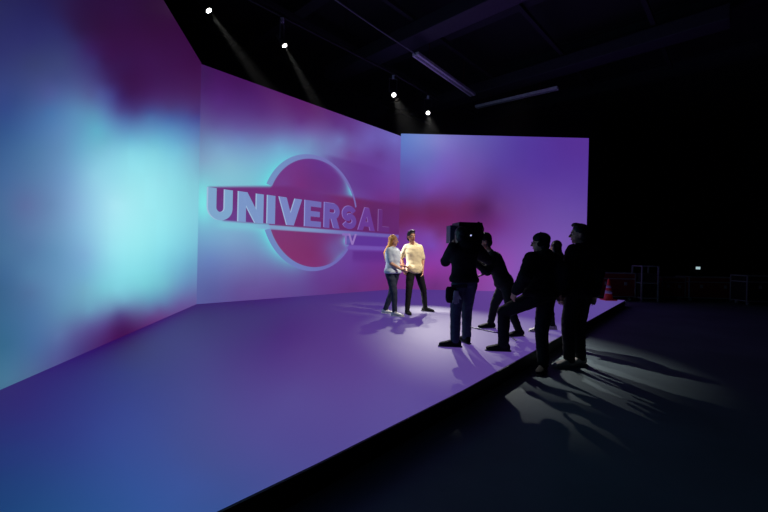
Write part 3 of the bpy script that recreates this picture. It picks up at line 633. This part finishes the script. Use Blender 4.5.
# shoulder camera
cx = P(466, 233.5, 5.60); ang = Vector((-.12, .99, 0)).normalized(); sx = Vector((ang.y, -ang.x, 0))
camt = thing('video_camera', cx - UP * .16, 'black video camera with hooded monitor raised in front of the operator', 'camera')
Shape().box(cx + sx * .01, (.34, .34, .30), sx, ang).build('camera_body', mat('camera_black', (12, 12, 13), .5), camt, .012)
Shape().box(cx - sx * .215 + ang * .02 - UP * .02, (.085, .20, .25), sx, ang).build('side_monitor', mat('monitor_grey', (70, 84, 100), .4), camt, .006)
Shape().cap(cx + ang * .17, cx + ang * .40, .062, .07, 24, False).build('lens', mat('lens_black', (10, 10, 11), .25), camt)
Shape().box(cx + ang * .44, (.20, .09, .16), sx, ang).build('matte_box', mat('camera_black', (12, 12, 13)), camt, .005)
hb = Shape(); hb.tube([cx + sx * .12 - ang * .16 + UP * .15, cx + sx * .17 - ang * .16 + UP * .13, cx + sx * .195 - ang * .16 + UP * .06, cx + sx * .20 - ang * .12 - UP * .08], .012, 8)
hb.build('cable_loop', black_shoe, camt)
for sg in (-1, 1):
    Shape().tube([cx + sx * sg * .10 - UP * .14 + ang * .05, cx + sx * sg * .16 - UP * .21 - ang * .0], .016, 10).build('handle', black_shoe, camt)
Shape().cap(cx - ang * .172 + sx * .012 - UP * .035, cx - ang * .178 + sx * .012 - UP * .035, .011, .011, 14, False).build('tally_lamp', glow_mat('tally', (190, 200, 255), 1.1), camt)

# thin rod held by the assistant
rod = Shape().tube([P(473, 278.2, 6.05), P(493.5, 271, 6.02)], .012, 8).build('rod', mat('rod_black', (16, 16, 18), .5)); tag(rod, 'thin black rod held low between the operator and the bending assistant', 'rod')
pts = []
for px, py in ((470, 327.6), (476, 329), (484, 330.6), (493, 332.6), (500, 333.4), (508, 335.6), (516, 341)):
    y = FOCAL * (EYE - STAGE) / (py - (HORIZON + TILT * (px - 384))); p = P(px, py, y); p.z = STAGE + .009; pts.append(p)
tag(Shape().tube(pts, .008, 8).build('cable', mat('cable_black', (12, 12, 12), .6)), 'thin black cable lying on the stage by the assistant\'s front foot', 'cable')

# ------------------------------------------------------------------ stage lamps on their bars
def lamp_fixture(place, aim, watts, cone, blend, label, group, r=.062, colour=(1, .98, .95)):
    p = Vector(place); a = (Vector(aim) - p).normalized()
    t = thing('stage_spotlight', p, label, 'spotlight', group)
    Shape().cap(p - a * .30, p - a * .012, .075, r + .012, 24, False).build('lamp_body', mat('fixture_black', (20, 20, 22), .5), t)
    Shape().cap(p - a * .008, p, r, r, 24, False).build('lens', glow_mat('lamp_lens', (255, 252, 246), 9), t)
    x = a.cross(UP).normalized(); c = p - a * .15; y = Shape()
    y.bar(c + x * .12, c + x * .12 + UP * .42, .03, .008, x); y.bar(c - x * .12, c - x * .12 + UP * .42, .03, .008, x); y.bar(c + x * .125 + UP * .42, c - x * .125 + UP * .42, .03, .008)
    y.build('yoke', mat('yoke_grey', (110, 108, 112), .4, .6), t)
    Shape().box(c + UP * .47, (.07, .07, .10)).build('clamp', mat('clamp_steel', (205, 205, 208), .4), t)
    ld = bpy.data.lights.new('beam', 'SPOT'); ld.energy = watts; ld.spot_size = math.radians(cone); ld.spot_blend = blend; ld.shadow_soft_size = r * .8; ld.color = colour
    lo = bpy.data.objects.new('beam', ld); COL.objects.link(lo); lo.parent = t; lo.location = a * .03; lo.rotation_euler = a.to_track_quat('-Z', 'Y').to_euler()
    return c + UP * .545
tops = []
for (pl, am, w, cn, bl), lb in zip(STAGE_LAMPS, ('leftmost of the four glowing spotlights above the screens', 'second spotlight from the left above the middle screen',
                                                'glowing spotlight above the middle screen\'s right end, left of the last one', 'rightmost glowing spotlight, by the corner of the two far screens')):
    tops.append(lamp_fixture(pl, am, w, cn, bl, lb, 'spotlights above the screens', (.055 if pl[1] < 10 else .062)))
lamp_fixture(*KEY_LAMP, 'spotlight near the ceiling on the right, aimed at the couple', None, .1, (1, .90, .74))
bar_d = (Vector(STAGE_LAMPS[3][0]) - Vector(STAGE_LAMPS[0][0])).normalized()
steel = mat('truss_steel', (9, 9, 11), .6, 0)
a0 = tops[0] - bar_d * 1.2; a1 = tops[3] + bar_d * .8; zt = tops[0].z + .02
a0.z = a1.z = zt; ps = [a0] + [Vector((q.x, q.y, zt)) for q in tops] + [a1]
lb_ = Shape().tube(ps, .03, 12)
for q, w in ((ps[1], ps[2]), (ps[3], ps[4]), (ps[2], ps[3])): m_ = q.lerp(w, .5); lb_.cap(m_, m_ + UP * (8.98 - zt), .012, .012, 8, False)
tag(lb_.build('lighting_bar', steel), 'dark pipe carrying the row of four spotlights', 'lighting bar')
# ------------------------------------------------------------------ ceiling structure
w1 = Vector((.6835, .7299, 0)); w2 = Vector((.7299, -.6835, 0))       # along and across the middle screen
beam_m = mat('beam_paint', (40, 38, 46), .8)
for i, off in enumerate((-7.5, -3.6, .3, 4.2, 8.1)):
    c = Vector((2.2, 12.0, 8.45)) + w1 * off; s = Shape(); a = c - w2 * 9; b = c + w2 * 9
    a.x = max(a.x, -14); 
    s.bar(a, b, .34, .04); s.bar(a + UP * .5, b + UP * .5, .34, .04); s.bar(a + UP * .25, b + UP * .25, .03, .5)
    structure(s.build('trim_%d' % (i + 1), beam_m))
for i, off in enumerate((-6, -3.4, -.8, 1.8, 4.4)):
    c = Vector((2.2, 12.0, 8.36)) + w2 * off; s = Shape(); a = c - w1 * 8; b = c + w1 * 7; s.bar(a, b, .12, .12)
    structure(s.build('trim_%d' % (i + 6), beam_m))
# hanging strip lights (off) and the conduit
strip_m = mat('strip_white', (230, 222, 228), .5)
def strip(a, b, label, drop):
    a = Vector(a); b = Vector(b); t = thing('strip_light', (a + b) / 2, label, 'strip light', 'unlit strip lights')
    Shape().bar(a, b, .22, .09).build('housing', strip_m, t, .01)
    d = (b - a)
    Shape().bar(a + d * .01 - UP * .045, b - d * .01 - UP * .045, .07, .03).build('tube_cover', mat('strip_cover', (160, 155, 168), .5), t, .005)
    for q in (.2, .8):
        Shape().cap(a + d * q + UP * .035, a + d * q + UP * drop, .008, .008, 8, False).build('hanger', mat('red_pipe', (120, 40, 36), .6), t)
strip((.80, 11.71, 7.4), (3.18, 14.58, 7.4), 'long unlit strip light running away, left of the other strip light', .92)
strip((3.57, 15.76, 7.4), (6.02, 13.83, 7.4), 'long unlit strip light on the right, rising to the right', .50)
tag(Shape().tube([Vector((-2.0, 8.5, 7.42)), Vector((-.3, 10.47, 7.40)), Vector((.80, 11.71, 7.40))], .018, 8).build('conduit', mat('conduit_grey', (120, 116, 126), .5)), 'thin grey conduit leading down the ceiling to the strip light', 'conduit')
for i, off in enumerate((-2.2, 2.6)):
    c = Vector((3.4, 12.4, 8.02)) + w1 * off; s = Shape(); s.bar(c - w2 * 5.5, c + w2 * 5.5, .65, .42); tag(s.build('air_duct', mat('duct_grey', (52, 48, 60), .6), None, .04), ('dark ceiling duct nearer the camera, above the conduit', 'dark ceiling duct farther back, above the two strip lights')[i], 'duct', 'ceiling ducts')
    
# ------------------------------------------------------------------ traffic cone on the stage corner
def gy(px, py, z): return FOCAL * (EYE - z) / (py - (HORIZON + TILT * (px - 384)))
yc = 11.55; cc = P(608.3, 301, yc); cc.z = STAGE
cn = thing('traffic_cone', cc, 'orange traffic cone with pale bands on the far stage corner', 'traffic cone')
og = mat('cone_orange', (225, 52, 24), .5); Shape().box(cc + UP * .018, (.34, .34, .034)).build('base', og, cn, .008)
Shape().lathe(cc, [(.128, .034), (.122, .05), (.045, .50), (.030, .62), (.022, .63)]).build('cone_body', og, cn, smooth=True)
for z0, z1 in ((.20, .29), (.37, .44)):
    rr = lambda z: .122 - (z - .05) * (.077 / .45) + .003
    Shape().lathe(cc, [(rr(z0), z0), (rr(z1), z1)]).build('reflective_band', mat('band_white', (190, 185, 185), .5), cn, smooth=True)

# ------------------------------------------------------------------ cases and gear along the dark back
alu = mat('case_edge', (150, 150, 156), .5, .2); case_m = mat('case_black', (18, 18, 20), .7); red_m = mat('case_red', (130, 24, 28), .7)
def case(px0, px1, y, h, label, red=False, depth=.6, group='equipment cases along the back'):
    a = P(px0, 256, y); b = P(px1, 256, y); w = b.x - a.x; c = Vector(((a.x + b.x) / 2, y + depth / 2, 0))
    t = thing('equipment_case', c, label, 'case', group); z0 = .13
    Shape().box(c + UP * (z0 + (h - z0) * .38), (w, depth, (h - z0) * .76)).build('case_body', red_m if red else case_m, t)
    Shape().box(c + UP * (z0 + (h - z0) * .88), (w, depth, (h - z0) * .22)).build('lid', red_m if red else case_m, t)
    e = Shape()
    for x in (-w / 2, w / 2):
        for yy in (-depth / 2, depth / 2): e.box(c + Vector((x, yy, z0 + (h - z0) / 2)), (.03, .03, h - z0))
    for z in (z0, h, z0 + (h - z0) * .765):
        for yy in (-depth / 2, depth / 2): e.box(c + Vector((0, yy, z)), (w + .03, .03, .03))
        for x in (-w / 2, w / 2): e.box(c + Vector((x, 0, z)), (.03, depth, .03))
    e.build('edging', alu, t)
    for x in (-.25, .25): Shape().box(c + Vector((x * w, -depth / 2 - .012, h * .62)), (.09, .02, .11)).build('latch', alu, t, .003)
    for x in (-w / 2 + .12, w / 2 - .12):
        for yy in (-depth / 2 + .1, depth / 2 - .1):
            q = c + Vector((x, yy, .058)); wl = Shape(); wl.cap(q - Vector((.02, 0, 0)), q + Vector((.02, 0, 0)), .056, .056, 16, False); wl.box(q + UP * .055, (.05, .06, .035)); wl.build('caster', mat('caster_grey', (120, 120, 125), .5), t)
case(597, 636, 13.2, .92, 'low black flight case behind the traffic cone', True)
case(663, 686, 13.5, .80, 'red-fronted case right of the equipment rack', True)
case(690, 738, 13.4, .84, 'wide red-fronted case under the small glowing screen', True)
case(748, 800, 12.6, .95, 'black case at the right edge of the picture')
# rack
a = P(643.5, 256, 12.9); b = P(660, 256, 12.9); w = b.x - a.x; c = Vector(((a.x + b.x) / 2, 13.2, 0))
rk = thing('equipment_rack', c, 'open grey-framed equipment rack between the cases', 'rack'); e = Shape()
for x in (-w / 2, w / 2):
    for yy in (-.25, .25): e.box(c + Vector((x, yy, .63)), (.04, .04, 1.12))
for z in (.12, .62, 1.18):
    for yy in (-.25, .25): e.box(c + Vector((0, yy, z)), (w, .035, .035))
    for x in (-w / 2, w / 2): e.box(c + Vector((x, 0, z)), (.035, .5, .035))
e.build('frame', alu, rk); Shape().box(c + UP * .36, (w - .05, .44, .42)).build('device', case_m, rk, .01)
Shape().box(c + UP * .80, (w - .08, .42, .28)).build('device', mat('device_grey', (44, 44, 50), .6), rk, .01)
for x in (-w / 2, w / 2):
    for yy in (-.25, .25): Shape().cap(c + Vector((x - .02, yy, .045)), c + Vector((x + .02, yy, .045)), .044, .044, 14, False).build('caster', mat('caster_grey', (120, 120, 125)), rk)
# monitor on the wide case
mz = .84; mc = P(697.5, 269, 13.55); mc.z = mz
mn = thing('monitor', mc, 'small dark monitor with a bright spot of light on its screen', 'monitor')
Shape().box(mc + UP * .012, (.26, .2, .02)).build('stand', case_m, mn, .004); Shape().cap(mc + UP * .02, mc + UP * .16, .02, .02, 12, False).build('neck', case_m, mn)
Shape().box(mc + UP * .33, (.52, .04, .34)).build('monitor_body', case_m, mn, .006)
Shape().box(mc + UP * .31 + Vector((.0, -.023, 0)), (.15, .004, .09)).build('display', glow_mat('monitor_glow', (170, 200, 205), .9), mn)
# long table with a pale top behind the cone
tc = P(625, 256, 15.0); tc.z = 0
tb = thing('folding_table', tc, 'folding table with a pale top far behind the traffic cone', 'table')
Shape().box(tc + UP * .86, (2.2, .7, .035)).build('tabletop', mat('table_top', (120, 120, 125), .5), tb, .005)
for x in (-1, 1):
    for yy in (-.28, .28): Shape().cap(tc + Vector((x, yy, .001)), tc + Vector((x, yy, .85)), .016, .016, 10, False).build('leg', alu, tb)

# ------------------------------------------------------------------ thin haze in the air under the lamps
if HAZE:
    m = bpy.data.materials.new('haze'); m.use_nodes = True; nt = m.node_tree; nt.nodes.remove(nt.nodes['Principled BSDF'])
    vsn = nt.nodes.new('ShaderNodeVolumeScatter'); vsn.inputs['Density'].default_value = HAZE; vsn.inputs['Anisotropy'].default_value = .2
    nt.links.new(vsn.outputs[0], nt.nodes['Material Output'].inputs['Volume'])
    hz = prism([(-3.9, 6.0), (-4.05, 8.70), (.52, 13.55), (7.0, 13.6), (6.4, 11.4), (3.0, 7.0), (.5, 5.0)], 2.3, 7.3).build('haze', m); hz['kind'] = 'stuff'; tag(hz, 'thin haze in the air below the ceiling that shows the beams', 'haze')
